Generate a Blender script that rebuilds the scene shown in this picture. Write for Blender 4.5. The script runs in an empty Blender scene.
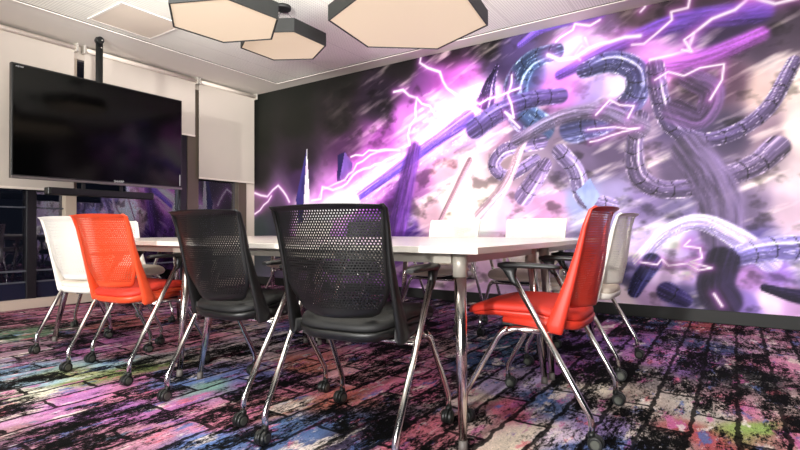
import bpy, math, random
import numpy as np
from mathutils import Vector, Matrix
random.seed(7); R_ = math.radians
SC = bpy.context.scene; COL = SC.collection

# ---------------- camera, world, lights, exposure ----------------
CAM_H = 0.7905; F_PX = 497.12; YAW = 0.5915; PITCH = 0.0093; ROLL = -0.0029
cd = bpy.data.cameras.new('camera'); cam = bpy.data.objects.new('camera', cd); COL.objects.link(cam)
cd.sensor_width = 36.0; cd.lens = 36.0 * F_PX / 800.0; cd.clip_start = 0.02
_f = Vector((-math.sin(YAW), math.cos(YAW), 0)); _r = Vector((math.cos(YAW), math.sin(YAW), 0)); _u = Vector((0, 0, 1))
_f2 = _f*math.cos(PITCH) + _u*math.sin(PITCH); _u2 = _u*math.cos(PITCH) - _f*math.sin(PITCH)
_r3 = _r*math.cos(ROLL) + _u2*math.sin(ROLL); _u3 = _u2*math.cos(ROLL) - _r*math.sin(ROLL)
cam.matrix_world = Matrix(((_r3.x, _u3.x, -_f2.x, 0), (_r3.y, _u3.y, -_f2.y, 0), (_r3.z, _u3.z, -_f2.z, CAM_H), (0, 0, 0, 1)))
SC.camera = cam
w = bpy.data.worlds.new('night'); SC.world = w; w.use_nodes = True
w.node_tree.nodes['Background'].inputs[0].default_value = (0.35, 0.38, 0.5, 1)
w.node_tree.nodes['Background'].inputs[1].default_value = 0.04
SC.view_settings.view_transform = 'Standard'; SC.view_settings.look = 'None'
SC.view_settings.gamma = 1.0; SC.view_settings.use_curve_mapping = False
SC.view_settings.exposure = 0.0

def light(name, kind, loc, power, color, size=0.2, target=None, sy=None):
    l = bpy.data.lights.new(name, kind); l.energy = power; l.color = color
    if kind == 'AREA':
        l.size = size
        if sy: l.shape = 'RECTANGLE'; l.size_y = sy
    else: l.shadow_soft_size = size
    o = bpy.data.objects.new(name, l); COL.objects.link(o); o.location = loc
    if target is not None:
        o.rotation_euler = (Vector(target) - Vector(loc)).to_track_quat('-Z', 'Y').to_euler()
    return o
# photographer's lamp behind the camera, then unseen fill lights added to brighten the room
light('studio_lamp', 'POINT', (-0.9, -7.3, 2.1), 3300, (1.0, 0.985, 0.96), 0.16)
light('added_soft_fill', 'AREA', (0.3, -5.0, 2.2), 400, (1.0, 0.985, 0.96), 3.0, (-1.6, 4.9, 1.9))  # added fill panel for even light on mural, blinds and chairs
light('added_fill_middle', 'AREA', (-1.5, 0.8, 2.74), 15, (1.0, 0.96, 0.91), 1.6, (-1.5, 0.8, 0))  # added ambient fill from above, no fitting modelled there
light('added_fill_right', 'AREA', (1.9, 2.6, 2.7), 3, (1.0, 0.97, 0.93), 1.2, (0.2, 2.8, 0.6))  # added weak fill for the chairs at the right end
up = light('ceiling_fill_spot', 'SPOT', (1.2, 0.2, 1.5), 1850, (1.0, 0.99, 0.97), 0.3, (-2.6, 3.0, 3.4)); up.data.spot_size = R_(62); up.data.spot_blend = 0.7  # added spot aimed upward to brighten the ceiling
up = light('ceiling_fill_spot_left', 'SPOT', (-1.6, -0.8, 1.5), 1600, (1.0, 0.99, 0.97), 0.3, (-3.4, 2.2, 4.2)); up.data.spot_size = R_(66); up.data.spot_blend = 0.6  # second added upward spot, brightens the left part of the ceiling

# ---------------- helpers ----------------
def lin(c):
    v = [x/255.0 for x in c[:3]]
    return tuple((x/12.92 if x <= 0.04045 else ((x+0.055)/1.055)**2.4) for x in v) + (1.0,)
def mat(name, rgb, rough=0.5, metal=0.0, spec=0.5, emit=None, estr=0.0, bump=0.0, bscale=200.0, var=0.0):
    m = bpy.data.materials.new(name); m.use_nodes = True; nt = m.node_tree; b = nt.nodes['Principled BSDF']
    b.inputs['Base Color'].default_value = lin(rgb); b.inputs['Roughness'].default_value = rough
    b.inputs['Metallic'].default_value = metal; b.inputs['Specular IOR Level'].default_value = spec
    if emit: b.inputs['Emission Color'].default_value = lin(emit); b.inputs['Emission Strength'].default_value = estr
    if bump or var:
        tc = nt.nodes.new('ShaderNodeTexCoord'); n = nt.nodes.new('ShaderNodeTexNoise'); n.inputs['Scale'].default_value = bscale
        n.inputs['Detail'].default_value = 3; nt.links.new(tc.outputs['Object'], n.inputs['Vector'])
        if bump:
            bp = nt.nodes.new('ShaderNodeBump'); bp.inputs['Strength'].default_value = bump; bp.inputs['Distance'].default_value = 0.002
            nt.links.new(n.outputs[0], bp.inputs['Height']); nt.links.new(bp.outputs[0], b.inputs['Normal'])
        if var:
            mx = nt.nodes.new('ShaderNodeMix'); mx.data_type = 'RGBA'
            mx.inputs['A'].default_value = tuple(x*(1-var) for x in lin(rgb)[:3]) + (1,)
            mx.inputs['B'].default_value = tuple(min(1, x*(1+var)) for x in lin(rgb)[:3]) + (1,)
            nt.links.new(n.outputs[0], mx.inputs['Factor']); nt.links.new(mx.outputs['Result'], b.inputs['Base Color'])
    return m
class MB:
    """collects faces, builds ONE mesh object"""
    def __init__(s): s.v = []; s.f = []; s.mi = []; s.sm = []; s.uv = {}
    def add(s, vs, fs, mi=0, smooth=False):
        b = len(s.v); s.v += [tuple(v) for v in vs]
        for f in fs: s.f.append(tuple(b+i for i in f)); s.mi.append(mi); s.sm.append(smooth)
        return b
    def box(s, x0, x1, y0, y1, z0, z1, mi=0):
        vs = [(x, y, z) for x in (x0, x1) for y in (y0, y1) for z in (z0, z1)]
        s.add(vs, [(0,1,3,2),(4,6,7,5),(0,4,5,1),(2,3,7,6),(0,2,6,4),(1,5,7,3)], mi); return s
    def loft(s, rings, cap=True, mi=0, smooth=True, closed=True):
        n = len(rings[0]); vs = [p for r in rings for p in r]; fs = []
        for i in range(len(rings)-1):
            for j in range(n if closed else n-1):
                k = (j+1) % n; fs.append((i*n+j, i*n+k, (i+1)*n+k, (i+1)*n+j))
        b = s.add(vs, fs, mi, smooth)
        if cap:
            m = len(rings)-1
            s.f.append(tuple(b+i for i in range(n))[::-1]); s.mi.append(mi); s.sm.append(False)
            s.f.append(tuple(b+m*n+i for i in range(n))); s.mi.append(mi); s.sm.append(False)
        return s
    def tube(s, pts, rad, seg=10, mi=0):
        pts = [Vector(p) for p in pts]; n = len(pts)
        rs = rad if isinstance(rad, (list, tuple)) else [rad]*n
        rings = []; ref = None
        for i, p in enumerate(pts):
            d = (pts[min(i+1, n-1)] - pts[max(i-1, 0)]).normalized()
            if ref is None: ref = Vector((1, 0, 0)) if abs(d.x) < 0.9 else Vector((0, 1, 0))
            a = d.cross(ref).normalized(); b = a.cross(d).normalized(); ref = b
            rings.append([p + (a*math.cos(t) + b*math.sin(t))*rs[i] for t in [2*math.pi*k/seg for k in range(seg)]])
        return s.loft(rings, True, mi)
    def sweep_rect(s, secs, mi=0):
        """secs: (center, half x, half along 'fore' dir, fore vector)"""
        rings = []
        for c, hx, hy, fv in secs:
            c = Vector(c); fv = Vector(fv); ex = Vector((1, 0, 0)); r = []
            for k in range(12):
                t = 2*math.pi*(k+0.5)/12; ct, st = math.cos(t), math.sin(t)
                q = (abs(ct)**4 + abs(st)**4)**(-0.25)
                r.append(c + ex*hx*ct*q + fv*hy*st*q)
            rings.append(r)
        return s.loft(rings, True, mi)
    def build(s, name, mats, parent=None, bevel=0.0, solid=0.0):
        me = bpy.data.meshes.new(name); me.from_pydata(s.v, [], s.f)
        mats = mats if isinstance(mats, (list, tuple)) else [mats]
        for m in mats: me.materials.append(m)
        me.polygons.foreach_set('material_index', s.mi); me.polygons.foreach_set('use_smooth', s.sm)
        if s.uv:
            l = me.uv_layers.new(name='panel')
            for lp in me.loops: l.data[lp.index].uv = s.uv.get(lp.vertex_index, (0, 0))
        me.update()
        import bmesh
        bm = bmesh.new(); bm.from_mesh(me); bmesh.ops.recalc_face_normals(bm, faces=bm.faces)
        bm.to_mesh(me); bm.free()
        o = bpy.data.objects.new(name, me); COL.objects.link(o)
        if parent: o.parent = parent
        if solid:
            md = o.modifiers.new('thickness', 'SOLIDIFY'); md.thickness = solid; md.offset = 0
        if bevel:
            md = o.modifiers.new('bevel', 'BEVEL'); md.width = bevel; md.segments = 3; md.limit_method = 'ANGLE'
        return o
def tag(o, label, cat, group=None):
    o['label'] = label; o['category'] = cat
    if group: o['group'] = group
    return o
def thing(name, label, cat, loc=(0, 0, 0), rz=0.0, group=None):
    o = bpy.data.objects.new(name, None); COL.objects.link(o); o.empty_display_size = 0.1
    o.location = loc; o.rotation_euler = (0, 0, rz); return tag(o, label, cat, group)
def struct(o): o['kind'] = 'structure'; return o
def arc(p0, p1, p2, n=5):
    p0, p1, p2 = map(Vector, (p0, p1, p2))
    return [p0*(1-t)**2 + p1*2*t*(1-t) + p2*t*t for t in [i/n for i in range(n+1)]]
def bent(pts, r=0.035):
    pts = [Vector(p) for p in pts]; out = [pts[0]]
    for i in range(1, len(pts)-1):
        a = pts[i] + (pts[i-1]-pts[i]).normalized()*r; b = pts[i] + (pts[i+1]-pts[i]).normalized()*r
        out += arc(a, pts[i], b, 5)
    return out + [pts[-1]]

BG = [[-5.896,2.728,38,41,40],[-4.982,3.149,40,42,42],[-4.983,2.801,38,40,39],[-4.255,2.812,40,38,40],[-3.311,2.826,40,34,42],[-2.634,2.865,48,34,52],[-2.151,2.817,34,26,40],[-1.819,2.693,80,66,110],[-1.41,2.706,70,56,84],[-1.036,2.671,96,76,110],[-0.692,2.729,88,74,84],[-0.3,2.72,80,64,80],[0.19,2.798,70,50,70],[0.677,2.735,70,56,70],[-5.896,2.131,42,44,42],[-4.983,2.315,44,45,44],[-4.256,2.224,52,46,52],[-3.61,2.389,52,42,60],[-2.896,2.515,96,60,110],[-2.389,2.373,170,90,180],[-2.04,2.369,60,50,90],[-1.612,2.397,60,80,120],[-1.411,2.459,140,160,200],[-1.037,2.482,190,150,210],[-0.694,2.457,150,110,170],[-0.377,2.434,84,70,120],[-0.085,2.371,70,56,90],[0.186,2.232,90,76,100],[0.438,2.258,92,80,100],[0.785,2.183,90,80,95],[-5.896,1.61,50,46,52],[-4.984,1.759,52,44,56],[-4.173,1.824,84,54,92],[-3.611,1.896,140,80,150],[-3.171,2.028,200,120,210],[-2.765,2.15,205,150,225],[-2.39,2.154,250,225,250],[-2.041,2.157,90,84,140],[-1.716,2.109,70,70,100],[-1.413,2.113,170,120,190],[-1.13,2.118,150,140,190],[-0.864,2.122,200,180,220],[-0.614,2.125,220,160,215],[-0.305,1.986,90,70,96],[-0.088,1.993,110,84,110],[0.183,1.908,190,170,172],[0.435,1.907,205,190,190],[0.781,1.813,190,180,185],[-5.896,1.163,110,90,110],[-5.383,1.291,100,80,110],[-4.985,1.482,84,60,100],[-4.521,1.255,170,120,180],[-4.09,1.43,190,110,200],[-3.612,1.587,220,150,225],[-3.173,1.732,160,120,210],[-2.767,1.809,180,130,210],[-2.391,1.825,120,100,170],[-2.043,1.84,150,110,150],[-1.718,1.803,100,90,120],[-1.415,1.768,130,115,140],[-1.042,1.772,110,100,130],[-0.699,1.686,130,110,150],[-0.382,1.693,90,80,120],[-0.09,1.616,80,70,100],[0.181,1.585,150,130,150],[0.432,1.557,220,205,205],[0.779,1.517,215,200,205],[-5.896,0.762,66,74,80],[-5.383,0.819,70,70,84],[-4.795,0.994,250,220,250],[-4.259,1.114,255,225,250],[-3.768,1.286,220,150,230],[-3.389,1.329,110,70,150],[-3.035,1.369,150,100,160],[-2.704,1.463,190,150,170],[-2.333,1.491,200,180,190],[-1.988,1.518,160,140,155],[-1.617,1.488,150,135,160],[-1.274,1.412,120,105,140],[-0.955,1.435,110,95,130],[-0.66,1.321,150,130,160],[-0.385,1.302,110,96,130],[-0.129,1.242,120,105,140],[0.112,1.267,170,155,170],[0.43,1.206,205,190,200],[0.776,1.147,205,190,205],[-4.433,0.788,150,90,180],[-3.928,0.851,130,80,170],[-3.464,0.969,84,50,120],[-3.176,0.845,90,60,140],[-2.902,0.958,190,160,180],[-2.579,1.063,225,210,205],[-2.217,1.053,210,198,198],[-1.882,0.991,200,165,200],[-1.518,1.032,190,150,190],[-1.229,1.023,150,155,195],[-0.958,1.061,150,140,180],[-0.662,1.006,130,115,160],[-0.387,0.998,120,110,150],[-0.131,0.906,150,130,180],[0.109,0.901,130,115,150],[0.427,0.895,190,170,190],[0.773,0.852,190,170,190],[-1.049,0.593,130,125,160],[-0.705,0.691,180,165,205],[-0.466,0.763,215,205,230],[-0.241,0.695,150,130,180],[-0.028,0.656,130,110,180],[0.205,0.619,110,100,160],[0.425,0.585,160,150,190],[0.771,0.557,140,130,170],[-1.051,0.264,200,185,205],[-0.791,0.371,120,110,160],[-0.546,0.382,190,170,205],[-0.316,0.394,190,165,215],[-0.135,0.402,90,76,130],[0.072,0.412,160,125,180],[0.3,0.463,150,120,190],[0.543,0.435,120,110,150],[-0.877,0.136,205,190,205],[-0.628,0.173,175,150,190],[-0.393,0.173,120,110,160],[-0.172,0.19,90,84,120],[0.037,0.165,130,110,170],[0.235,0.221,190,170,195],[0.421,0.197,170,140,180],[0.712,0.183,150,130,170]]
RIB = [[[[-4.985,0.762,0.182],[-4.091,1.135,0.192],[-3.316,1.553,0.198],[-2.638,1.908,0.219],[-2.201,2.138,0.22]],[225,160,235],[250,235,255],1.4],[[[-4.174,1.085,0.048],[-3.316,1.541,0.064],[-2.767,1.831,0.073],[-2.415,2.014,0.088]],[110,84,190],[170,150,235],0.5],[[[-4.985,0.845,0.042],[-4.433,0.987,0.085],[-4.057,1.133,0.12]],[255,240,250],[255,250,255],0.8],[[[-1.412,2.311,0.05],[-0.862,2.492,0.066],[-0.376,2.591,0.087],[0.188,2.539,0.096]],[96,70,150],[120,90,180],0.8],[[[-1.819,2.693,0.03],[-1.558,2.81,0.045],[-1.035,2.822,0.054]],[110,86,170],[120,90,180],0.8],[[[-0.695,2.23,0.09],[-0.229,2.231,0.081],[0.187,2.353,0.064]],[150,90,170],[170,110,190],1.2],[[[-1.46,2.548,0.09],[-1.714,2.497,0.105],[-1.864,2.287,0.132],[-1.823,2.001,0.148],[-1.615,1.811,0.15]],[62,78,112],[190,215,245],0.18],[[[-1.175,2.317,0.081],[-0.932,2.348,0.102],[-0.728,2.218,0.103],[-0.747,1.983,0.113],[-0.988,1.813,0.124],[-1.271,1.771,0.15]],[70,72,112],[200,205,240],0.18],[[[-0.573,2.226,0.081],[-0.536,1.934,0.078],[-0.444,1.692,0.075],[-0.234,1.547,0.064],[0.013,1.588,0.061],[0.234,1.756,0.059],[0.4,2.093,0.049]],[92,80,118],[215,205,230],0.15],[[[-0.698,1.795,0.072],[-0.75,1.509,0.078],[-0.702,1.251,0.084],[-0.479,1.132,0.08],[-0.165,1.185,0.085],[0.146,1.306,0.091],[0.282,1.431,0.096]],[98,86,120],[205,190,215],0.15],[[[-1.616,1.67,0.08],[-1.988,1.623,0.075],[-2.112,1.464,0.07],[-1.956,1.348,0.065],[-1.668,1.492,0.06]],[120,106,150],[215,200,225],0.18],[[[-1.417,1.551,0.08],[-1.274,1.364,0.083],[-1.182,1.089,0.087],[-0.958,1.005,0.081]],[122,110,150],[210,200,225],0.18],[[[-1.566,1.434,0.07],[-1.669,1.29,0.094],[-1.785,1.132,0.1]],[124,108,150],[205,190,220],0.18],[[[-2.073,2.523,0.02],[-2.153,2.345,0.066],[-2.2,2.181,0.11]],[50,40,80],[200,180,230],0.2],[[[-2.319,1.893,0.121],[-2.042,2.03,0.11],[-1.716,2.109,0.09],[-1.413,2.104,0.08]],[82,72,120],[150,140,190],0.25],[[[-0.309,1.469,0.144],[-0.193,1.272,0.156],[-0.095,0.981,0.168],[-0.083,0.763,0.16]],[104,92,124],[120,106,140],0.4],[[[-0.304,2.09,0.09],[-0.145,1.944,0.096],[-0.233,1.735,0.091],[-0.412,1.811,0.108]],[92,74,110],[130,100,150],0.35],[[[-0.707,0.51,0.063],[-0.505,0.745,0.062],[-0.239,0.848,0.069],[0.041,0.698,0.083],[0.237,0.524,0.08]],[170,158,205],[240,235,250],0.3],[[[-0.029,0.548,0.08],[0.205,0.619,0.096],[0.603,0.657,0.098]],[118,110,165],[210,205,230],0.25],[[[-0.085,0.513,0.128],[-0.135,0.318,0.136],[-0.087,0.196,0.144]],[46,38,66],[60,50,84],0.3],[[[-0.609,0.495,0.081],[-0.708,0.329,0.068],[-0.758,0.218,0.054]],[42,40,84],[90,90,150],0.2],[[[-0.485,0.236,0.09],[-0.363,0.175,0.064]],[60,52,100],[110,100,160],0.25],[[[0.203,0.315,0.032],[0.422,0.259,0.056],[0.657,0.253,0.07]],[34,28,60],[70,60,100],0.3],[[[-2.393,1.551,0.033],[-2.578,1.231,0.028],[-2.797,0.842,0.022]],[150,120,140],[170,140,150],0.7],[[[-1.718,1.803,0.033],[-1.825,1.608,0.04],[-1.99,1.256,0.055],[-2.276,0.946,0.066]],[176,150,170],[230,220,225],0.8],[[[-3.117,1.727,0.096],[-3.245,1.262,0.12],[-3.347,0.846,0.144]],[96,60,130],[120,80,150],0.9],[[[-1.846,1.714,0.066],[-1.415,1.886,0.073],[-1.041,1.895,0.078],[-0.699,1.704,0.09]],[110,100,128],[170,160,190],0.5]]
PG = [[[[-4.985,0.762],[-5.063,1.208],[-4.85,1.913],[-4.814,0.762]],[70,60,120]],[[[-4.85,1.913],[-4.795,1.198],[-4.759,0.708],[-4.947,0.707]],[205,180,240]],[[[-4.292,1.769],[-4.173,1.798],[-4.056,1.556],[-4.123,1.432],[-4.31,1.417]],[52,42,90]],[[[-4.173,1.798],[-4.04,1.632],[-4.073,1.493],[-4.207,1.398],[-4.258,1.466]],[110,84,150]],[[[-1.266,1.15],[-1.135,1.278],[-1.046,1.102],[-1.137,0.953]],[150,160,205]]]
BOLT = [[[[-0.599,2.853],[-0.607,2.838],[-0.625,2.814],[-0.65,2.817],[-0.648,2.792],[-0.686,2.756]],0.0081,1.0],[[[0.136,2.682],[0.021,2.597],[-0.14,2.561],[-0.272,2.471],[-0.317,2.334],[-0.439,2.315],[-0.613,2.305]],0.0144,1.0],[[[-0.299,2.781],[-0.315,2.698],[-0.444,2.695],[-0.437,2.623],[-0.571,2.521],[-0.661,2.459],[-0.76,2.471]],0.009,1.0],[[[-0.272,2.471],[-0.347,2.427],[-0.288,2.311],[-0.363,2.344]],0.0072,1.0],[[[0.136,2.666],[0.285,2.579],[0.441,2.586],[0.561,2.585]],0.0128,1.0],[[[0.443,2.804],[0.136,2.666]],0.0112,1.0],[[[-0.574,2.118],[-0.471,2.172],[-0.349,2.115],[-0.23,2.162],[-0.058,2.164],[-0.073,2.033],[-0.16,1.878]],0.0056,1.0],[[[-3.016,2.804],[-3.03,2.737],[-2.922,2.658],[-2.764,2.583],[-2.674,2.386],[-2.536,2.275],[-2.438,2.216],[-2.271,2.148]],0.0121,1.0],[[[-3.4,2.455],[-3.269,2.459],[-3.073,2.333],[-3.087,2.1],[-3.2,1.913],[-3.172,1.791],[-3.388,1.752],[-3.642,1.75],[-3.974,1.627],[-4.173,1.435],[-4.344,1.392],[-4.574,1.324],[-4.647,1.193]],0.012,1.0],[[[-3.073,2.333],[-2.897,2.214],[-2.818,2.089]],0.0088,1.0],[[[-5.918,1.342],[-5.786,1.301],[-5.643,1.278],[-5.528,1.369],[-5.416,1.428],[-5.311,1.337],[-5.191,1.184]],0.015,1.0],[[[-5.918,1.029],[-5.721,1.158],[-5.56,1.283]],0.0105,1.0],[[[-4.758,1.19],[-4.593,1.204],[-4.565,1.364],[-4.379,1.315],[-4.224,1.347],[-3.974,1.525],[-3.689,1.599],[-3.316,1.697]],0.0156,1.0],[[[-4.072,1.725],[-3.877,1.727],[-3.782,1.783],[-3.551,1.773],[-3.316,1.74]],0.0078,1.0],[[[-1.45,2.645],[-1.41,2.677],[-1.285,2.727],[-1.265,2.781],[-1.126,2.73],[-1.035,2.766]],0.0081,1.0],[[[-1.22,2.422],[-1.267,2.48],[-1.201,2.554],[-1.128,2.5],[-1.173,2.625]],0.009,1.0],[[[-1.53,2.532],[-1.411,2.459],[-1.267,2.451],[-1.127,2.519],[-0.948,2.538],[-0.693,2.538]],0.0198,1.0],[[[-1.907,2.398],[-1.952,2.196],[-1.888,1.947],[-1.986,2.023],[-1.824,1.835]],0.0077,1.0],[[[-1.077,1.872],[-0.952,1.996],[-0.747,1.911],[-0.798,1.808]],0.006,1.0],[[[-1.151,1.738],[-0.997,1.739],[-0.699,1.704],[-0.954,1.659],[-1.133,1.621]],0.0045,1.0],[[[-0.314,0.694],[-0.36,0.642],[-0.241,0.627],[-0.227,0.542],[-0.316,0.505],[-0.156,0.46],[-0.707,0.492]],0.004,1.0],[[[-0.143,0.243],[-0.087,0.147]],0.0081,1.0],[[[-2.271,2.148],[-2.041,2.199],[-1.821,2.249]],0.008,1.0]]
GLOW = [[-2.342,2.07,0.26,[255,225,250],1.3],[-4.433,0.987,0.208,[255,225,250],1.0],[-1.267,2.529,0.22,[235,215,250],0.8],[-1.413,2.212,0.2,[210,120,215],0.7],[-0.573,2.279,0.162,[235,180,235],0.8],[-2.661,2.384,0.242,[225,110,225],0.5],[-3.736,1.41,0.312,[215,110,220],0.5]]
CARP = [[-3.0,1.06,150,190,210],[-2.81,0.95,215,215,190],[-3.3,1.07,110,150,180],[-2.62,1.05,180,100,180],[-2.32,1.06,170,90,180],[-2.42,1.18,215,120,160],[-2.87,1.29,120,140,70],[-2.81,1.47,110,130,60],[-3.05,1.22,170,180,120],[-3.06,1.5,150,190,210],[-2.58,1.4,190,90,150],[-2.36,1.49,70,100,170],[-2.17,1.42,120,170,160],[-3.88,1.37,150,110,130],[-4.5,1.53,90,120,90],[-5.44,2.17,180,90,120],[-4.76,2.22,190,90,120],[-4.33,2.27,190,80,80],[-3.35,1.89,200,120,140],[-3.67,1.68,170,80,150],[-3.35,2.28,210,100,130],[-3.32,2.52,220,190,180],[-2.16,1.67,100,105,180],[-2.06,1.23,180,90,170],[-1.76,1.24,220,110,150],[-1.65,1.08,60,110,190],[-1.97,1.69,185,90,170],[-1.74,1.66,215,100,130],[-1.66,1.49,200,130,90],[-1.56,1.74,205,90,60],[-1.46,1.39,60,100,160],[-1.82,2.11,225,150,160],[-1.87,2.45,210,100,140],[-2.07,2.13,180,80,60],[-1.33,2.16,200,70,120],[-1.61,2.56,200,100,140],[-0.99,1.76,220,190,180],[-1.01,1.64,200,70,100],[-0.99,2.15,215,195,175],[-0.86,2.06,185,50,95],[-0.87,2.41,180,155,205],[-0.58,2.0,215,190,215],[-0.5,2.15,150,120,190],[-0.42,1.95,60,90,160],[-0.65,1.84,210,190,170],[-0.44,2.48,170,150,140],[-0.74,2.83,150,60,160],[-1.25,3.37,40,90,120],[-0.69,2.16,60,90,140],[-0.89,4.35,150,70,130],[-0.71,3.62,130,70,160],[-0.59,2.55,215,200,180],[-0.69,2.38,150,130,170],[-0.27,2.07,140,130,125],[-0.12,2.26,170,45,45],[0.1,2.5,140,175,70],[-0.13,2.61,190,180,170],[0.04,2.72,200,110,150],[0.21,2.91,210,180,175],[0.17,2.45,190,90,125],[-0.08,3.8,50,60,110],[0.17,5.04,190,100,150],[0.34,4.68,180,110,140],[-0.24,3.32,110,70,140],[-0.61,4.8,50,70,120],[-0.12,5.76,60,90,50],[-0.24,4.92,150,40,50],[0.13,4.0,200,150,175],[-0.44,3.47,190,110,180],[-0.43,2.96,120,110,110],[-0.0,3.18,60,58,60],[0.21,3.5,210,120,160],[-2.19,3.26,110,50,90],[-2.85,2.82,90,80,150],[-2.29,2.77,120,60,110],[-2.55,0.8,190,130,180],[-2.32,0.82,150,100,110],[-1.99,0.93,180,110,140],[-2.28,0.74,130,90,120],[-2.71,2.14,210,190,190],[-1.28,2.77,30,60,110],[-1.55,2.9,200,150,150],[-1.25,5.85,110,60,110],[-3.22,4.58,80,60,90],[-4.4,2.99,150,90,140],[-5.37,1.82,160,80,110],[-1.23,1.67,120,90,110],[-1.17,1.47,60,50,80],[-3.25,0.63,120,110,160],[-2.38,0.57,190,120,150],[0.63,3.19,170,90,130],[0.89,4.49,190,120,150],[-1.06,1.05,100,120,180],[-0.31,1.43,190,120,140],[0.3,2.09,200,150,160]]

# ---------------- materials ----------------
M = {}
M['cream_wall'] = mat('cream_wall_paint', (214, 200, 186), 0.7, bump=0.08, bscale=150)
M['border'] = mat('ceiling_border_paint', (228, 222, 212), 0.75, bump=0.05, bscale=90)
M['trim_white'] = mat('white_ceiling_trim', (238, 230, 220), 0.5)
M['gap'] = mat('painted_shadow_gap', (50, 42, 38), 0.8)  # shade of the ceiling joint put into a dark colour
M['baseboard_black'] = mat('black_baseboard', (9, 9, 8), 0.6, bump=0.05)
M['curb'] = mat('beige_curb', (178, 162, 148), 0.6, bump=0.1, bscale=60)
M['mullion_cream'] = mat('cream_mullion', (186, 170, 150), 0.5)
M['mullion_brown'] = mat('bronze_mullion', (104, 92, 80), 0.4, 0.3)
M['mullion_dark'] = mat('dark_window_frame', (30, 28, 32), 0.35, 0.2)
M['frame_grey'] = mat('grey_window_rail', (92, 96, 104), 0.4, 0.4)
M['spandrel'] = mat('navy_spandrel', (22, 26, 44), 0.25)
M['blind'] = mat('blind_fabric', (196, 185, 173), 0.85, bump=0.15, bscale=500)
M['blind_tube'] = mat('blind_tube_white', (226, 214, 200), 0.4)
M['bracket'] = mat('bracket_metal', (205, 200, 190), 0.35, 0.5)
M['tv_black'] = mat('tv_housing', (12, 12, 13), 0.3)
M['tv_screen'] = mat('tv_screen_glass', (2, 2, 2), 0.10, spec=0.22)
M['tv_strip'] = mat('tv_silver_strip', (120, 114, 112), 0.35, 0.7)
M['tv_logo'] = mat('tv_logo_grey', (190, 190, 190), 0.5)
M['black_metal'] = mat('black_powder_metal', (16, 18, 18), 0.4, bump=0.05)
M['lamp_black'] = mat('lamp_housing_black', (20, 21, 20), 0.6, bump=0.05)
M['lamp_glow'] = mat('lamp_diffuser_glow', (150, 138, 124), 0.6, emit=(255, 224, 192), estr=0.53)
M['chrome'] = mat('chrome', (226, 223, 220), 0.19, 1.0)
M['chrome_leg'] = mat('polished_table_leg', (220, 214, 208), 0.18, 1.0)
M['laminate'] = mat('white_laminate', (222, 215, 206), 0.22, bump=0.02, bscale=40)
M['beam'] = mat('grey_table_beam', (170, 164, 152), 0.4, 0.2)
M['foot'] = mat('table_foot_grey', (96, 90, 86), 0.5)
M['caster'] = mat('caster_black', (16, 18, 17), 0.45)
M['tread'] = mat('caster_tread', (72, 74, 66), 0.5)
M['arm_black'] = mat('armrest_black', (18, 18, 18), 0.42, bump=0.1)
M['panel_beige'] = mat('access_panel_paint', (222, 208, 190), 0.7, bump=0.05)
KINDS = {'black': ((15, 15, 14), (17, 17, 17)), 'orange': ((224, 76, 38), (198, 48, 30)), 'white': ((244, 238, 228), (228, 214, 198)), 'red': ((204, 54, 36), (198, 46, 30))}
for k, (a, b) in KINDS.items():
    M['plastic_'+k] = mat('plastic_'+k, a, 0.42 if k != 'black' else 0.45, bump=0.06, bscale=600)
    M['seat_'+k] = mat('seat_fabric_'+k, b, 0.6, bump=0.2, bscale=900)

def perforated(name, rgb, rough=0.42):
    m = mat(name, rgb, rough); nt = m.node_tree; L = nt.links; N = nt.nodes.new
    def math_(op, a, b=None):
        n = N('ShaderNodeMath'); n.operation = op
        for i, q in enumerate((a, b)):
            if q is None: continue
            if isinstance(q, (int, float)): n.inputs[i].default_value = q
            else: L.new(q, n.inputs[i])
        return n.outputs[0]
    uv = N('ShaderNodeUVMap'); uv.uv_map = 'panel'; sp = N('ShaderNodeSeparateXYZ'); L.new(uv.outputs[0], sp.inputs[0])
    v = math_('DIVIDE', sp.outputs[1], 0.0094); row = math_('FLOOR', v); odd = math_('MULTIPLY', math_('MODULO', row, 2.0), 0.5)
    u = math_('ADD', math_('DIVIDE', sp.outputs[0], 0.0116), odd)
    fu = math_('SUBTRACT', math_('FRACT', u), 0.5); fv = math_('SUBTRACT', math_('FRACT', v), 0.5)
    r = math_('ADD', math_('POWER', math_('ABSOLUTE', math_('DIVIDE', fu, 0.36)), 2.0), math_('POWER', math_('ABSOLUTE', math_('DIVIDE', fv, 0.32)), 2.0))
    hole = math_('LESS_THAN', r, 1.0)
    tr = N('ShaderNodeBsdfTransparent'); mx = N('ShaderNodeMixShader')
    L.new(hole, mx.inputs[0]); L.new(nt.nodes['Principled BSDF'].outputs[0], mx.inputs[1]); L.new(tr.outputs[0], mx.inputs[2])
    L.new(mx.outputs[0], nt.nodes['Material Output'].inputs['Surface']); return m
for k, (a, b) in KINDS.items(): M['perf_'+k] = perforated('perforated_'+k, a)

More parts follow.
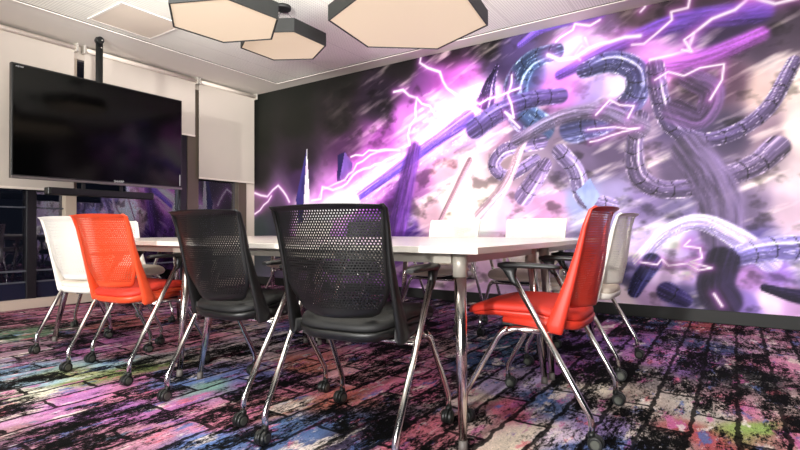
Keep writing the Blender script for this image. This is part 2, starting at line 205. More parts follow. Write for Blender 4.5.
def vcol_mat(name, attr, rough, build=None):
    m = bpy.data.materials.new(name); m.use_nodes = True; nt = m.node_tree
    a = nt.nodes.new('ShaderNodeAttribute'); a.attribute_name = attr; b = nt.nodes['Principled BSDF']
    b.inputs['Roughness'].default_value = rough; b.inputs['Specular IOR Level'].default_value = 0.2; nt.links.new(a.outputs['Color'], b.inputs['Base Color'])
    if build: build(nt, a, b)
    return m
def srgb2lin(a):
    a = np.clip(a, 0, 255)/255.0
    return np.where(a <= 0.04045, a/12.92, ((a+0.055)/1.055)**2.4)
def vnoise(x, y, seed):
    """smooth value noise in numpy"""
    rs = np.random.RandomState(seed); T = rs.rand(256, 256)
    xi = np.floor(x).astype(int); yi = np.floor(y).astype(int); fx = x-xi; fy = y-yi
    fx = fx*fx*(3-2*fx); fy = fy*fy*(3-2*fy); g = lambda i, j: T[i % 256, j % 256]
    return (g(xi, yi)*(1-fx)*(1-fy) + g(xi+1, yi)*fx*(1-fy) + g(xi, yi+1)*(1-fx)*fy + g(xi+1, yi+1)*fx*fy)
def fbm(x, y, seed, o=4):
    s = 0; a = 0.5
    for i in range(o): s = s + a*vnoise(x*2**i + 17*i, y*2**i + 9*i, seed+i); a *= 0.5
    return s/0.94
def shepard(X, Y, pts, pw, ax=1.0):
    num = np.zeros(X.shape + (3,)); den = np.zeros(X.shape)
    for q in pts:
        d = ((X-q[0])*ax)**2 + (Y-q[1])**2 + 1e-4; wt = d**(-pw/2)
        num += wt[..., None]*np.array(q[2:5], float); den += wt
    return num/den[..., None]
def segdist(X, Y, a, b):
    ax, ay, bx, by = a[0], a[1], b[0], b[1]; dx, dy = bx-ax, by-ay
    t = np.clip(((X-ax)*dx + (Y-ay)*dy)/max(dx*dx+dy*dy, 1e-9), 0, 1)
    px, py = X-ax-t*dx, Y-ay-t*dy
    return np.hypot(px, py), t, (px*dy - py*dx)/max(math.hypot(dx, dy), 1e-9)
def grid_mesh(name, X, Y, Z, colors, m):
    ny, nx = X.shape; me = bpy.data.meshes.new(name)
    vs = np.stack([X, Y, Z], -1).reshape(-1, 3); idx = np.arange(ny*nx).reshape(ny, nx)
    fs = np.stack([idx[:-1, :-1], idx[:-1, 1:], idx[1:, 1:], idx[1:, :-1]], -1).reshape(-1, 4)
    me.vertices.add(len(vs)); me.vertices.foreach_set('co', vs.ravel())
    me.loops.add(fs.size); me.loops.foreach_set('vertex_index', fs.ravel())
    me.polygons.add(len(fs)); me.polygons.foreach_set('loop_start', np.arange(0, fs.size, 4)); me.polygons.foreach_set('loop_total', np.full(len(fs), 4))
    me.update(calc_edges=True)
    c = np.concatenate([colors.reshape(-1, 3), np.ones((ny*nx, 1))], 1).astype(np.float32)
    a = me.color_attributes.new('pigment', 'FLOAT_COLOR', 'POINT'); a.data.foreach_set('color', c.ravel())
    me.materials.append(m); me.validate()
    o = bpy.data.objects.new(name, me); COL.objects.link(o); return o

# ---------------- setting ----------------
XW, YM, ZC = -5.93, 4.94, 2.80
X1, Y0 = 2.2, -1.0
# floor: printed carpet
def carpet_nodes(nt, a, b):
    L = nt.links; N = nt.nodes.new
    tc = N('ShaderNodeTexCoord'); sep = N('ShaderNodeSeparateXYZ'); L.new(tc.outputs['Object'], sep.inputs[0])
    def nz(scale, detail, sx, sy, rough=0.6, off=0):
        mp = N('ShaderNodeMapping'); mp.inputs['Scale'].default_value = (sx, sy, 1); mp.inputs['Location'].default_value = (off, off*2, 0)
        L.new(tc.outputs['Object'], mp.inputs[0]); n = N('ShaderNodeTexNoise'); n.inputs['Scale'].default_value = scale
        n.inputs['Detail'].default_value = detail; n.inputs['Roughness'].default_value = rough; L.new(mp.outputs[0], n.inputs['Vector']); return n.outputs[0]
    def mth(op, x, y, z=None):
        n = N('ShaderNodeMath'); n.operation = op
        for i, q in enumerate((x, y, z)):
            if q is None: continue
            if isinstance(q, (int, float)): n.inputs[i].default_value = q
            else: L.new(q, n.inputs[i])
        return n.outputs[0]
    def ramp(v, lo, hi):
        n = N('ShaderNodeMapRange'); n.interpolation_type = 'SMOOTHSTEP'; L.new(v, n.inputs[0]); n.inputs[1].default_value = lo; n.inputs[2].default_value = hi; return n.outputs[0]
    wob = mth('MULTIPLY', mth('SUBTRACT', nz(14, 3, 1, 1), 0.5), 0.045)
    wob2 = mth('MULTIPLY', mth('SUBTRACT', nz(5, 2, 1, 1, off=4), 0.5), 0.03)
    cb = N('ShaderNodeCombineXYZ'); L.new(mth('ADD', sep.outputs[1], mth('ADD', wob, 5.13)), cb.inputs[0]); L.new(mth('ADD', sep.outputs[0], mth('ADD', mth('ADD', wob, wob2), 8.05)), cb.inputs[1])
    br = N('ShaderNodeTexBrick'); br.inputs['Scale'].default_value = 1.0; br.inputs['Brick Width'].default_value = 0.49; br.inputs['Row Height'].default_value = 0.158
    br.inputs['Mortar Size'].default_value = 0.012; br.inputs['Mortar Smooth'].default_value = 0.35; br.inputs['Bias'].default_value = 0.0
    br.inputs['Color1'].default_value = (0, 0, 0, 1); br.inputs['Color2'].default_value = (1, 1, 1, 1); br.inputs['Mortar'].default_value = (0.5, 0.5, 0.5, 1)
    br.offset = 0.5; L.new(cb.outputs[0], br.inputs['Vector'])
    tone = N('ShaderNodeSeparateColor'); L.new(br.outputs['Color'], tone.inputs[0])
    # worn black patches over the print: large + streaky + fine grain
    wear = mth('ADD', mth('ADD', mth('MULTIPLY', nz(1.9, 3, 1, .8), 0.55), mth('MULTIPLY', nz(8, 6, 1.4, .5, .72, 3), 1.0)), mth('MULTIPLY', nz(60, 5, 1.3, .5, .85, 7), 0.9))
    wear = mth('ADD', wear, mth('MULTIPLY', mth('SUBTRACT', tone.outputs[0], 0.5), 0.16))
    paint = ramp(wear, 1.15, 1.30)
    grain = nz(170, 3, 1.2, .6, .85, 11)
    paint = mth('MULTIPLY', paint, mth('SUBTRACT', 1.0, mth('MULTIPLY', br.outputs['Fac'], 0.93)))
    # smaller dabs of ink over the base print
    col = a.outputs['Color']
    for sc, off, lo, amt, rgb in ((6.5, 41, .60, .8, (196, 60, 150)), (5.5, 53, .60, .85, (48, 92, 170)), (7.5, 67, .61, .75, (210, 60, 96)), (5.0, 79, .60, .8, (228, 212, 200)), (7.0, 83, .63, .7, (110, 66, 160)), (9.0, 97, .62, .7, (232, 222, 220)), (4.5, 103, .66, .8, (40, 120, 150))):
        c1 = N('ShaderNodeMix'); c1.data_type = 'RGBA'
        L.new(mth('MULTIPLY', ramp(nz(sc, 5, 1.5, .55, .66, off), lo-.03, lo+.035), amt), c1.inputs['Factor']); L.new(col, c1.inputs['A']); c1.inputs['B'].default_value = lin(rgb); col = c1.outputs['Result']
    fle = ramp(nz(30, 5, 1.4, .5, .8, 21), .56, .66)
    c1 = N('ShaderNodeMix'); c1.data_type = 'RGBA'; L.new(mth('MULTIPLY', fle, 0.5), c1.inputs['Factor']); L.new(col, c1.inputs['A']); c1.inputs['B'].default_value = lin((222, 206, 204))
    hs = N('ShaderNodeHueSaturation'); L.new(c1.outputs['Result'], hs.inputs['Color'])
    L.new(mth('ADD', 0.5, mth('MULTIPLY', mth('SUBTRACT', nz(2.3, 4, 1, .6, .6, 31), 0.5), 0.05)), hs.inputs['Hue'])
    L.new(mth('ADD', 0.0, mth('MULTIPLY', mth('MULTIPLY', grain, 2.3), mth('ADD', 0.35, mth('MULTIPLY', nz(12, 4, 1.5, .5, .7, 113), 1.15)))), hs.inputs['Value']); hs.inputs['Saturation'].default_value = 0.82
    dk = N('ShaderNodeMix'); dk.data_type = 'RGBA'; L.new(paint, dk.inputs['Factor']); dk.inputs['A'].default_value = lin((11, 11, 12)); L.new(hs.outputs[0], dk.inputs['B'])
    L.new(dk.outputs['Result'], b.inputs['Base Color'])
    b.inputs['Specular IOR Level'].default_value = 0.05
    bp = N('ShaderNodeBump'); bp.inputs['Strength'].default_value = 0.5; bp.inputs['Distance'].default_value = 0.003
    L.new(mth('ADD', grain, mth('MULTIPLY', br.outputs['Fac'], -0.6)), bp.inputs['Height']); L.new(bp.outputs[0], b.inputs['Normal'])
M['carpet'] = vcol_mat('printed_carpet', 'pigment', 0.95, carpet_nodes)
gx, gy = np.meshgrid(np.arange(XW, X1+.02, .04), np.arange(Y0, YM+.02, .04))
jx = gx + (fbm(gx*4, gy*3, 5)-.5)*.35; jy = gy + (fbm(gx*4+30, gy*3, 9)-.5)*.5
fl = grid_mesh('floor', gx, gy, gx*0, srgb2lin(shepard(jx, jy, CARP, 5.0, 1.25)), M['carpet']); struct(fl)

# mural wall: abstract thunderstorm print
def mural_colors(X, Z):
    wx = X + (fbm(X*2.2, Z*2.2, 21)-.5)*.22; wz = Z + (fbm(X*2.2+50, Z*2.2, 27)-.5)*.22
    C = shepard(wx, wz, BG, 4.2)
    C = C*(0.84 + 0.26*fbm(X*3+Z*2, Z*3-X, 33)[..., None])
    sw = fbm(X*2.0+Z*1.6, (Z-X*.45)*11, 61, 4); sw2 = fbm(X*6+Z*3, Z*9-X*2, 67, 4)
    C = C + (np.array([236, 228, 222])-C)*(np.clip((sw-.56)*2.4, 0, .55)*np.clip((X+4.6)/1.5, 0, 1))[..., None]
    C = C*(1-np.clip((.44-sw2)*1.6, 0, .28)*np.clip((X+4.9)/1.2, 0, 1))[..., None]
    for cx, cz, r, col, a in GLOW:
        g = a*np.exp(-(((X-cx)**2 + (Z-cz)**2)/(r*r*1.4)))
        C = C + (np.array(col) - C)*np.clip(g, 0, 1)[..., None]
    for pts, col, hi, soft in RIB:
        best = np.full(X.shape, 1e9); side = np.zeros(X.shape); arcp = np.zeros(X.shape); al = 0
        # smooth the control polyline (Catmull-Rom)
        P = [np.array(q, float) for q in pts]; P = [2*P[0]-P[1]] + P + [2*P[-1]-P[-2]]; Q = []
        for i in range(1, len(P)-2):
            for t in np.linspace(0, 1, 6, endpoint=False):
                Q.append(.5*((2*P[i]) + (-P[i-1]+P[i+1])*t + (2*P[i-1]-5*P[i]+4*P[i+1]-P[i+2])*t*t + (-P[i-1]+3*P[i]-3*P[i+1]+P[i+2])*t**3))
        Q.append(P[-2])
        for a, b in zip(Q[:-1], Q[1:]):
            d, t, sd = segdist(X, Z, a, b); wd = a[2]*(1-t) + b[2]*t; u = d/np.maximum(wd, 1e-4)
            m = u < best; best = np.where(m, u, best); side = np.where(m, sd/np.maximum(wd, 1e-4), side)
            arcp = np.where(m, al + t*np.hypot(*(b-a)[:2]), arcp); al += float(np.hypot(*(b-a)[:2]))
        mask = 1/(1+np.exp(np.clip((best-1)/(0.16*soft+.03)*1.6, -30, 30)))
        st = fbm(arcp*5, side*5+3, 41, 4); fine = fbm(arcp*26, side*9+7, 43, 3)
        hl = np.exp(-((side+0.42+.25*(st-.5))/0.13)**2)*np.clip((st-.36)*3.2, 0, 1) + np.exp(-((np.abs(side)-0.95)/0.10)**2)*np.clip(.35+1.3*(fine-.4), 0, 1)*(.9 if soft < .45 else .3) + np.clip((fine-.60)*3, 0, .6)
        seg = (np.abs(((arcp + .035*side*side + .02*st)/.135) % 1 - .5) < .045) & (soft < .3)
        body = np.array(col)*((.72+.75*st-.30*np.clip(side, -.6, 1))*np.where(seg, .55, 1))[..., None]
        body = body + (np.array(hi)*1.06-body)*np.clip(hl, 0, 1)[..., None]
        C = C + (body-C)*(mask*.9)[..., None]
    for pg, col in PG:
        ins = np.zeros(X.shape, bool); n = len(pg)
        for i in range(n):
            (xa, za), (xb, zb) = pg[i], pg[(i+1) % n]
            c = ((za > Z) != (zb > Z)) & (X < (xb-xa)*(Z-za)/((zb-za) if zb != za else 1e-9)+xa); ins ^= c
        C = np.where(ins[..., None], np.array(col)*(.85+.4*fbm(X*14, Z*5, 51)[..., None]), C)
    gr = C.mean(-1, keepdims=True); C = gr + (C-gr)*.88 + np.array([1.5, 1, -3.0])
    C = np.clip(255*np.clip(C/255, 0, 1)**1.52*1.48, 0, 243)
    rs = random.Random(3)
    for pts, wd, br in BOLT:
        q = [tuple(pts[0])]
        for a, b in zip(pts[:-1], pts[1:]):
            l = math.hypot(b[0]-a[0], b[1]-a[1]); k = max(1, int(l/.09))
            for i in range(1, k+1):
                t = i/k; jt = 0 if i == k else l*.10
                q.append((a[0]+(b[0]-a[0])*t+rs.uniform(-jt, jt), a[1]+(b[1]-a[1])*t+rs.uniform(-jt, jt)))
        D = np.full(X.shape, 1e9)
        for a, b in zip(q[:-1], q[1:]): D = np.minimum(D, segdist(X, Z, a, b)[0])
        halo = np.exp(-(D/(wd*2.4+.018))**1.3)*.55*br; core = np.exp(-(D/(wd*.75+.004))**2)
        C = C + (np.array([226, 120, 236])-C)*np.clip(halo, 0, 1)[..., None]
        C = C + (np.array([255, 244, 255])-C)*np.clip(core, 0, 1)[..., None]
    return C
mx_, mz_ = np.meshgrid(np.arange(XW, X1+.01, .0105), np.linspace(.108, ZC, 250))
M['mural'] = vcol_mat('mural_print', 'pigment', 0.55)
mu = grid_mesh('wall_mural', mx_, mx_*0+YM-.004, mz_, srgb2lin(mural_colors(mx_, mz_)), M['mural']); struct(mu)
struct(MB().box(XW-.1, X1, YM, YM+.1, 0, ZC+.05).build('wall_back', M['cream_wall']))
struct(MB().box(XW, X1, YM-.022, YM, 0.001, .108).build('baseboard_back', M['baseboard_black'], bevel=.003))

# window wall
struct(MB().box(XW-.14, XW, Y0, YM, 2.66, ZC+.05).box(XW-.14, XW, 4.785, YM, .1, 2.66).build('wall_left', M['cream_wall']))
struct(MB().box(XW-.14, XW+.004, Y0, YM, 0.001, .10).build('baseboard_left', M['curb'], bevel=.004))
def trim(i, m, *b): struct(MB().box(*b).build('trim_%d' % i, m, bevel=.003))
trim(1, M['mullion_cream'], XW-.12, XW+.01, 2.41, 2.52, .1, 2.66)
trim(2, M['mullion_brown'], XW-.12, XW+.01, 3.84, 4.00, .1, 2.66)
trim(3, M['mullion_dark'], XW-.12, XW, 3.745, 3.838, .1, 2.66)
trim(4, M['mullion_brown'], XW-.12, XW+.01, 4.64, 4.784, .1, 2.66)
trim(5, M['mullion_dark'], XW-.12, XW-.01, 2.07, 2.155, .1, 2.66)
# glass: clear dark pane that mirrors the room at night
def glass():
    m = bpy.data.materials.new('night_window_glass'); m.use_nodes = True; nt = m.node_tree; N = nt.nodes.new
    nt.nodes.remove(nt.nodes['Principled BSDF']); t = N('ShaderNodeBsdfTransparent'); t.inputs[0].default_value = (.45, .5, .6, 1)
    g = N('ShaderNodeBsdfGlossy'); g.inputs['Roughness'].default_value = 0.01; g.inputs[0].default_value = (.9, .88, 1, 1)
    f = N('ShaderNodeFresnel'); f.inputs[0].default_value = 2.1; mx = N('ShaderNodeMixShader')
    nt.links.new(f.outputs[0], mx.inputs[0]); nt.links.new(t.outputs[0], mx.inputs[1]); nt.links.new(g.outputs[0], mx.inputs[2])
    nt.links.new(mx.outputs[0], nt.nodes['Material Output'].inputs[0]); return m
M['glass'] = glass()
for i, (a, b) in enumerate(((Y0, 2.07), (2.155, 2.41), (2.52, 3.745), (4.0, 4.64)), 1):
    wn = struct(MB().box(XW-.075, XW-.065, a, b, .1, 2.66).build('window_%d' % i, M['glass']))
    fr = MB()
    for z0, z1 in (((.262, .275), (.375, .39), (1.02, 1.034), (1.222, 1.236)) if i < 3 else ((.375, .39),)): fr.box(XW-.06, XW-.03, a, b, z0, z1)
    fr.build('window_frame', M['frame_grey'], wn)
    if i < 3: MB().box(XW-.06, XW-.04, a, b, .1, .26).build('lower_panel', M['spandrel'], wn)

# ceiling: smooth painted border around a perforated tile field
XB, YB = -5.19, 4.71
struct(MB().box(XW, XB-.02, Y0, YM, ZC, ZC+.04).box(XB-.02, X1, YB+.02, YM, ZC, ZC+.04).build('ceiling_border', M['border']))
def perf_ceiling():
    m = mat('perforated_ceiling', (222, 212, 200), 0.8); nt = m.node_tree; L = nt.links; N = nt.nodes.new; b = nt.nodes['Principled BSDF']
    tc = N('ShaderNodeTexCoord'); sp = N('ShaderNodeSeparateXYZ'); L.new(tc.outputs['Object'], sp.inputs[0])
    def mth(op, x, y=None):
        n = N('ShaderNodeMath'); n.operation = op
        for i, q in enumerate((x, y)):
            if q is None: continue
            if isinstance(q, (int, float)): n.inputs[i].default_value = q
            else: L.new(q, n.inputs[i])
        return n.outputs[0]
    def cell(o, p): return mth('SUBTRACT', mth('FRACT', mth('DIVIDE', o, p)), 0.5)
    fx, fy = cell(sp.outputs[0], .024), cell(sp.outputs[1], .024)
    d = mth('ADD', mth('MULTIPLY', fx, fx), mth('MULTIPLY', fy, fy)); dot = mth('LESS_THAN', d, 0.075)
    line = mth('GREATER_THAN', mth('ABSOLUTE', cell(sp.outputs[0], .60)), 0.4965)
    mxx = N('ShaderNodeMix'); mxx.data_type = 'RGBA'; L.new(mth('MAXIMUM', mth('MULTIPLY', dot, .42), mth('MULTIPLY', line, .5)), mxx.inputs['Factor'])
    mxx.inputs['A'].default_value = lin((246, 244, 232)); mxx.inputs['B'].default_value = lin((120, 108, 98)); L.new(mxx.outputs['Result'], b.inputs['Base Color']); return m
struct(MB().box(XB+.012, X1, Y0, YB-.012, ZC+.004, ZC+.04).build('ceiling', perf_ceiling()))
struct(MB().box(XB-.02, XB, Y0, YB+.02, ZC-.006, ZC+.04).box(XB, X1, YB, YB+.02, ZC-.006, ZC+.04).build('trim_6', M['trim_white']))
struct(MB().box(XB, XB+.012, Y0, YB, ZC+.002, ZC+.04).box(XB+.012, X1, YB-.012, YB, ZC+.002, ZC+.04).build('trim_7', M['gap']))  # dark strip painted as the shadow line beside the white trim
ap = thing('access_panel', 'smooth beige square access panel in the perforated ceiling above the screen', 'ceiling panel', (-4.77, 2.56, ZC))
MB().box(-.285, .285, -.285, .285, -.002, .002).build('panel', M['panel_beige'], ap)
MB().box(-.31, .31, -.31, -.287, -.004, .003).box(-.31, .31, .287, .31, -.004, .003).box(-.31, -.287, -.287, .287, -.004, .003).box(.287, .31, -.287, .287, -.004, .003).build('panel_frame', M['border'], ap)

# ---------------- roller blinds ----------------
def blind(y0, y1, zb, label):
    t = thing('roller_blind', label, 'window blind', (-5.85, (y0+y1)/2, 2.66), 0, 'white roller blinds on the window wall')
    h = (y1-y0)/2; dz = -2.66
    MB().tube([(0, -h, 2.755+dz), (0, h, 2.755+dz)], .024, 14).build('roller_tube', M['blind_tube'], t)
    MB().box(-.0265, -.0245, -h+.012, h-.012, zb+dz, 2.755+dz).build('blind_fabric', M['blind'], t)
    MB().box(-.032, -.019, -h+.012, h-.012, zb+dz-.012, zb+dz+.012).build('bottom_rail', M['blind_tube'], t, bevel=.003)
    for s in (-1, 1):
        MB().box(-.05, .03, s*h-.012, s*h+.012, 2.715+dz, 2.7995+dz).build('bracket', M['bracket'], t, bevel=.004)
blind(.55, 2.485, 1.215, 'longest roller blind, left of the screen, drawn down almost to its bottom edge')
blind(2.56, 3.93, 2.03, 'short roller blind mostly hidden behind the wall screen')
blind(3.962, 4.90, 1.485, 'half drawn roller blind in the corner next to the mural')

# ---------------- television ----------------
tv = thing('television', 'large black flat screen hung in front of the blinds', 'television', (-5.35, 2.57, 1.785))
HW, HH = .827, .52
MB().box(-.05, 0, -HW, HW, -HH, HH).build('housing', M['tv_black'], tv, bevel=.004)
MB().box(0.0005, .002, -HW+.014, HW-.014, -HH+.034, HH-.014).build('screen', M['tv_screen'], tv)
MB().box(-.01, .006, -HW, HW, -HH-.001, -HH+.022).build('bottom_trim', M['tv_strip'], tv, bevel=.002)
MB().box(-.01, .0035, HW-.03, HW-.024, -HH+.04, -HH+.17).build('side_light', M['tv_logo'], tv)
def text(body, size, loc, m, parent, name):
    cu = bpy.data.curves.new(name, 'FONT'); cu.body = body; cu.size = size; cu.align_x = 'CENTER'; cu.extrude = .0006
    o = bpy.data.objects.new(name, cu); COL.objects.link(o); dg = bpy.context.evaluated_depsgraph_get()
    me = bpy.data.meshes.new_from_object(o.evaluated_get(dg)); bpy.data.objects.remove(o)
    o = bpy.data.objects.new(name, me); COL.objects.link(o); me.materials.clear(); me.materials.append(m)
    o.parent = parent; o.location = loc; o.rotation_euler = (R_(90), 0, R_(90)); return o
text('SHARP', .034, (.0045, .11, -HH+.026), M['tv_logo'], tv, 'lettering')
text('AQUOS', .018, (.0035, -HW+.06, HH-.036), M['tv_logo'], tv, 'lettering')
pm = thing('ceiling_mount', 'black pole dropping from the ceiling to carry the screen', 'screen mount', (-5.45, 2.53, 1.785))
MB().sweep_rect([((0, 0, -.2), .02, .034, (0, 1, 0)), ((0, 0, 1.0), .02, .034, (0, 1, 0))]).build('pole', M['black_metal'], pm)
MB().tube([(-.03, 0, .975), (.03, 0, .975)], .036, 16).build('pivot_cap', M['black_metal'], pm)
MB().box(.02, .049, -.3, .3, -.2, .2).build('mounting_plate', M['black_metal'], pm, bevel=.004)
MB().tube([(.028, .012, .975), (.040, .012, .975)], .006, 8).build('bolt', M['bracket'], pm)
MB().tube([(.018, .012, .90), (.026, .012, .90)], .006, 8).build('bolt', M['bracket'], pm)
sb = thing('sound_bar', 'long black sound bar hanging under the screen', 'speaker', (-5.40, 2.55, 1.168))
MB().box(-.05, .045, -.515, .515, -.036, .036).build('cabinet', M['black_metal'], sb, bevel=.01)
MB().box(.046, .05, -.49, .49, -.026, .026).build('grille', M['tv_black'], sb)
for yy in (-.185, .185): MB().box(-.02, 0, yy-.015, yy+.015, .036, .1).build('hanger', M['black_metal'], sb)

# ---------------- hexagon lamps ----------------
def hex_lamp(cx, cy, z, r, a0, label):
    t = thing('hexagon_lamp', label, 'ceiling lamp', (cx, cy, z), a0, 'black hexagon ceiling lamps')
    H = .115
    def hx(rr, zz): return [(rr*math.cos(k*math.pi/3), rr*math.sin(k*math.pi/3), zz) for k in range(6)]
    h = MB(); h.loft([hx(r-.012, .012), hx(r-.012, 0), hx(r, 0), hx(r, H), hx(r*.98, H+.004)], cap=False, smooth=False)
    b = h.add(hx(r*.98, H+.004), [tuple(range(6))]); h.build('housing', M['lamp_black'], t)
    MB().loft([hx(r-.0135, .006), hx(r-.0135, .010)], smooth=False).build('diffuser', M['lamp_glow'], t)
    top = ZC+.004 - z
    MB().tube([(0, 0, top-.03), (0, 0, top)], .07, 20).build('canopy', M['lamp_black'], t)
    for k in range(3):
        an = k*2*math.pi/3+.4
        MB().tube([(.02*math.cos(an), .02*math.sin(an), top-.03), (r*.55*math.cos(an), r*.55*math.sin(an), H)], .0022, 6).build('cable', M['black_metal'], t)
hex_lamp(-2.97, 2.212, 2.25, .400, .426, 'hexagon lamp at upper left, overlapping the one behind it')
hex_lamp(-3.355, 3.116, 2.435, .392, .531, 'smallest looking hexagon lamp, farthest back with its round ceiling cap visible')
hex_lamp(-2.0, 3.107, 2.33, .600, .674, 'largest hexagon lamp in front of the mural top edge')

# ---------------- tables ----------------
def table(x0, x1, y0, y1, ins, label):
    """ins: leg insets left, right, near, far"""
    cx, cy = (x0+x1)/2, (y0+y1)/2; hx, hy = (x1-x0)/2, (y1-y0)/2
    t = thing('meeting_table', label, 'table', (cx, cy, 0), 0, 'white meeting tables pushed together')
    MB().box(-hx+.001, hx-.001, -hy+.001, hy-.001, .706, .73).build('tabletop', M['laminate'], t, bevel=.002)
    b = MB()
    for s in (-1, 1): b.box(-hx+.16, hx-.16, s*(hy-.13)-.02, s*(hy-.13)+.02, .665, .7055)
    for s in (-1, 1): b.box(s*(hx-.14)-.02, s*(hx-.14)+.02, -hy+.16, hy-.16, .665, .7055)
    b.build('frame', M['beam'], t)
    for sx in (-1, 1):
        for sy in (-1, 1):
            fx = sx*(hx - ins[0 if sx < 0 else 1]); fy = sy*(hy - ins[2 if sy < 0 else 3])
            tx, ty = sx*(hx-.135), sy*(hy-.135)
            l = MB().tube([(tx, ty, .655), (tx+(fx-tx)*.5, ty+(fy-ty)*.5, .34), (fx, fy, .035)], [.0235, .021, .015], 14).build('leg', M['chrome_leg'], t)
            MB().tube([(tx, ty, .615), (tx, ty, .7055)], .028, 16).build('collar', M['beam'], l)
            MB().tube([(fx, fy, .0005), (fx, fy, .012), (fx, fy, .036)], [.017, .0165, .0155], 12).build('foot', M['foot'], l)
XA, XS, XL, YN, YS, YF = -.712, -2.42, -4.06, 1.526, 2.572, 3.64
table(XS, XA, YN, YS, (.052, .10, .085, .04), 'nearest white table, its bright front corner above a polished leg')
table(XL, XS, YN, YS, (.03, .08, .05, .04), 'white table at front left behind the orange chair')
table(XS, XA-.02, YS, YF, (.05, .07, .05, .09), 'white table at back right in front of two white chairs')
table(XL, XS, YS, YF, (.08, .05, .05, .09), 'white table at back left under the mural lightning')

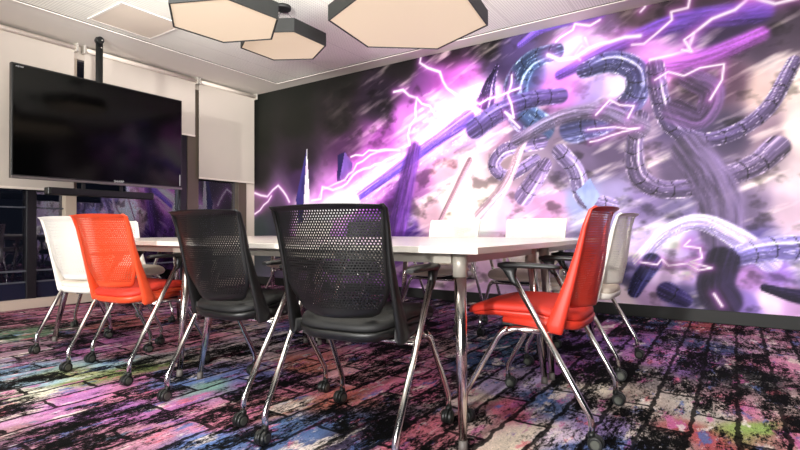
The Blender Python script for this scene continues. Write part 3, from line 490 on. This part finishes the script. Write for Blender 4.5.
# ---------------- chairs ----------------
def yside(z): return float(np.interp(z, [.39, .45, .64, .80, .85, .872, .88], [-.130, -.145, -.193, -.228, -.240, -.256, -.274]))
def bow(z): return float(np.interp(z, [.48, .60, .80, .88], [.066, .060, .040, .030]))
def halfw(z): return float(np.interp(z, [.482, .490, .560, .600, .72, .88], [.132, .156, .205, .220, .222, .236]))
def make_chair(kind, label, group):
    PL, ST, PF = M['plastic_'+kind], M['seat_'+kind], M['perf_'+kind]
    t = thing('conference_chair', label, 'chair', (0, 0, 0), 0, group)
    # perforated back panel: three skins so that the holes have depth
    p = MB(); zs = list(np.linspace(.482, .84, 26)) + [.85, .86, .868, .874, .879]; ss = np.linspace(-1, 1, 29); n = len(ss)
    for lay in (0, .0026, .0052):
        base = len(p.v)
        for z in zs:
            for s in ss:
                x = s*halfw(z); p.uv[len(p.v)] = (x+1, z+1); p.v.append((x, yside(z) - bow(z)*(1-s*s) + lay, z - .006*(s*s) if z > .86 else z))
        for i in range(len(zs)-1):
            for j in range(n-1):
                p.f.append(tuple(base+q for q in (i*n+j, i*n+j+1, (i+1)*n+j+1, (i+1)*n+j)))
                solid = j < 1 or j > n-3 or i < 2 or zs[i] > .855
                p.mi.append(1 if solid else 0); p.sm.append(True)
    K = 2*len(zs)*n; m_ = len(zs)-1
    for i, j, i2, j2 in [(0, j, 0, j+1) for j in range(n-1)] + [(m_, j, m_, j+1) for j in range(n-1)] + [(i, 0, i+1, 0) for i in range(m_)] + [(i, n-1, i+1, n-1) for i in range(m_)]:
        p.f.append((i*n+j, i2*n+j2, K+i2*n+j2, K+i*n+j)); p.mi.append(1); p.sm.append(False)
    p.build('backrest', [PF, PL], t)
    # side frames, top lip
    for s in (-1, 1):
        secs = []
        for z, x, hx, hy in ((.876, .232, .006, .005), (.862, .235, .008, .007), (.80, .232, .008, .009), (.70, .227, .009, .013), (.60, .227, .010, .019), (.50, .230, .012, .027), (.43, .233, .014, .033), (.405, .233, .014, .032), (.394, .230, .010, .024)):
            secs.append(((s*x, yside(z)+hy*.8-.004, z), hx, hy, (0, 1, .12)))
        f = MB(); f.sweep_rect(secs)
        f.sweep_rect([((s*.226, -.14, .425), .014, .026, (0, .1, 1)), ((s*.212, -.03, .425), .022, .018, (0, 0, 1)), ((s*.192, .10, .425), .018, .012, (0, 0, 1))])
        f.build('back_frame', PL, t)
    # seat pad and shell
    def outline(k, z, yo=0.045, hy=.240, hx=.222):
        r = []
        for i in range(44):
            a = 2*math.pi*i/44; c, s_ = math.cos(a), math.sin(a); q = (abs(c)**4.2 + abs(s_)**4.2)**(-1/4.2)
            r.append((hx*k*c*q*(1 - .10*max(0, -s_)), yo + hy*k*s_*q, z))
        return r
    def slope(r): return [(x, y, z - .030*max(0, y-.12)**1.5/.17**1.5*1.3 - .034*max(0, -y-.02)/.18) for x, y, z in r]
    pad = MB(); pad.loft([slope(outline(k, z)) for k, z in ((.92, .463), (.985, .464), (1.0, .470), (1.0, .480), (.985, .488), (.93, .495), (.72, .499), (.40, .496), (.12, .494))])
    pad.build('seat', ST, t)
    def lift(r): return [(x, y, z + .024*min(1, max(0, (y+.12)/.36))*min(1, max(0, (.4625-z)/.040))) for x, y, z in r]
    sh = MB(); sh.loft([slope(lift(outline(k, z, .034, .232))) for k, z in ((.80, .420), (.93, .425), (.985, .436), (1.0, .448), (1.01, .460), (.995, .4625), (.93, .4625))])
    sh.build('seat_shell', PL, t)
    CH = M['chrome']
    # undercarriage
    u = MB(); u.tube([(-.272, -.088, .392), (.272, -.088, .392)], .0095)
    for s in (-1, 1): u.tube(bent([(s*.225, -.10, .396), (s*.225, .05, .396), (s*.24, .10, .372)], .02), .011)
    u.tube([(-.235, .085, .385), (.235, .085, .385)], .009)
    u.build('undercarriage', CH, t)
    MB().box(-.17, .17, -.09, .12, .395, .412).build('mounting_plate', M['arm_black'], t, bevel=.005)
    for s in (-1, 1):
        for kind2 in ('rear', 'front'):
            if kind2 == 'rear':
                pts = bent([(s*.278, .028, .600), (s*.272, -.252, .112), (s*.270, -.252, .058)], .022); end = (s*.270, -.252)
            else:
                pts = bent([(s*.236, .070, .396), (s*.243, .100, .375), (s*.259, .246, .115), (s*.260, .246, .058)], .022); end = (s*.260, .246)
            l = MB().tube(pts, .0118, 12).build('leg', CH, t)
            c = MB(); ex, ey = end; an = random.Random(hash((kind, s, kind2)) % 97 if False else (3 if s < 0 else 5) + (7 if kind2 == 'rear' else 0)).uniform(-.35, .35)
            ca, sa = math.cos(an), math.sin(an)
            def T(q): return (ex + q[0]*ca - (q[1]-.014)*sa, ey + q[0]*sa + (q[1]-.014)*ca, q[2])
            for sx in (-1, 1):
                c.tube([T((sx*.0055, 0, .0285)), T((sx*.0075, 0, .0285)), T((sx*.0195, 0, .0285)), T((sx*.0220, 0, .0285))], [.024, .0265, .0265, .022], 18, 0)
                c.tube([T((sx*.0222, 0, .0285)), T((sx*.0236, 0, .0285))], [.017, .015], 14, 1)
            c.tube([T((-.006, 0, .032)), T((.006, 0, .032))], [.0285, .0285], 14, 0)
            c.tube([(ex, ey, .048), (ex, ey, .066)], [.0145, .0125], 12, 0)
            c.build('caster', [M['caster'], M['tread']], l)
        a = MB()
        a.sweep_rect([((s*.276, -.150, .648), .014, .006, (0, 0, 1)), ((s*.275, -.125, .650), .022, .009, (0, 0, 1)), ((s*.275, -.02, .652), .025, .011, (0, 0, 1)), ((s*.277, .06, .652), .022, .013, (0, 0, 1)), ((s*.278, .092, .650), .012, .008, (0, 0, 1))])
        a.sweep_rect([((s*.278, .055, .648), .013, .040, (0, 1, 0)), ((s*.278, .048, .625), .013, .026, (0, 1, .3)), ((s*.278, .030, .590), .0145, .0165, (0, 1, .3)), ((s*.2775, .018, .572), .0140, .0145, (0, 1, .3))])
        a.build('armrest', M['arm_black'], t)
    return t
def copy_chair(src, label, group):
    r = src.copy(); COL.objects.link(r); r['label'] = label; r['group'] = group
    for ch in list(src.children):
        c = ch.copy(); COL.objects.link(c); c.parent = r
        for g in ch.children:
            d = g.copy(); COL.objects.link(d); d.parent = c
    return r
protos = {}
def chair(kind, x, y, deg, label, group):
    if kind in protos: o = copy_chair(protos[kind], label, group)
    else: o = make_chair(kind, label, group); protos[kind] = o
    o.location = (x, y, 0); o.rotation_euler = (0, 0, R_(deg)); return o
NS, FS, RS = 'chairs along the near side of the tables', 'chairs along the mural side of the tables', 'chairs at the ends of the tables'
chair('black', -1.207, 1.535, 7, 'nearest black chair with a perforated back, in the centre foreground', NS)
chair('black', -1.920, 1.570, 0, 'black chair with a perforated back standing next to the orange chair', NS)
chair('orange', -2.865, 1.562, 6, 'bright orange perforated back chair between a white chair and a black one', NS)
chair('white', -3.505, 1.650, 10, 'sunlit white chair left of the orange one, seen from behind', NS)
chair('white', -4.205, 2.165, -88, 'white chair at the far left table end, half hidden by the orange chair', RS)
chair('red', -.689, 2.122, 92, 'red orange chair at the right table end, seen from its side', RS)
chair('white', -.754, 3.067, 89, 'white chair right behind the red chair by the mural', RS)
chair('white', -1.30, 3.62, 180, 'white chair across the table, nearest to the red chair', FS)
chair('white', -2.02, 3.62, 180, 'white chair across the table, just right of the nearest black backrest', FS)
chair('black', -2.97, 3.62, 180, 'black chair across the table, mostly hidden by the nearest black backrest', FS)
chair('white', -3.68, 3.62, 180, 'white chair across the table, seen only through the nearest perforated backrest', FS)
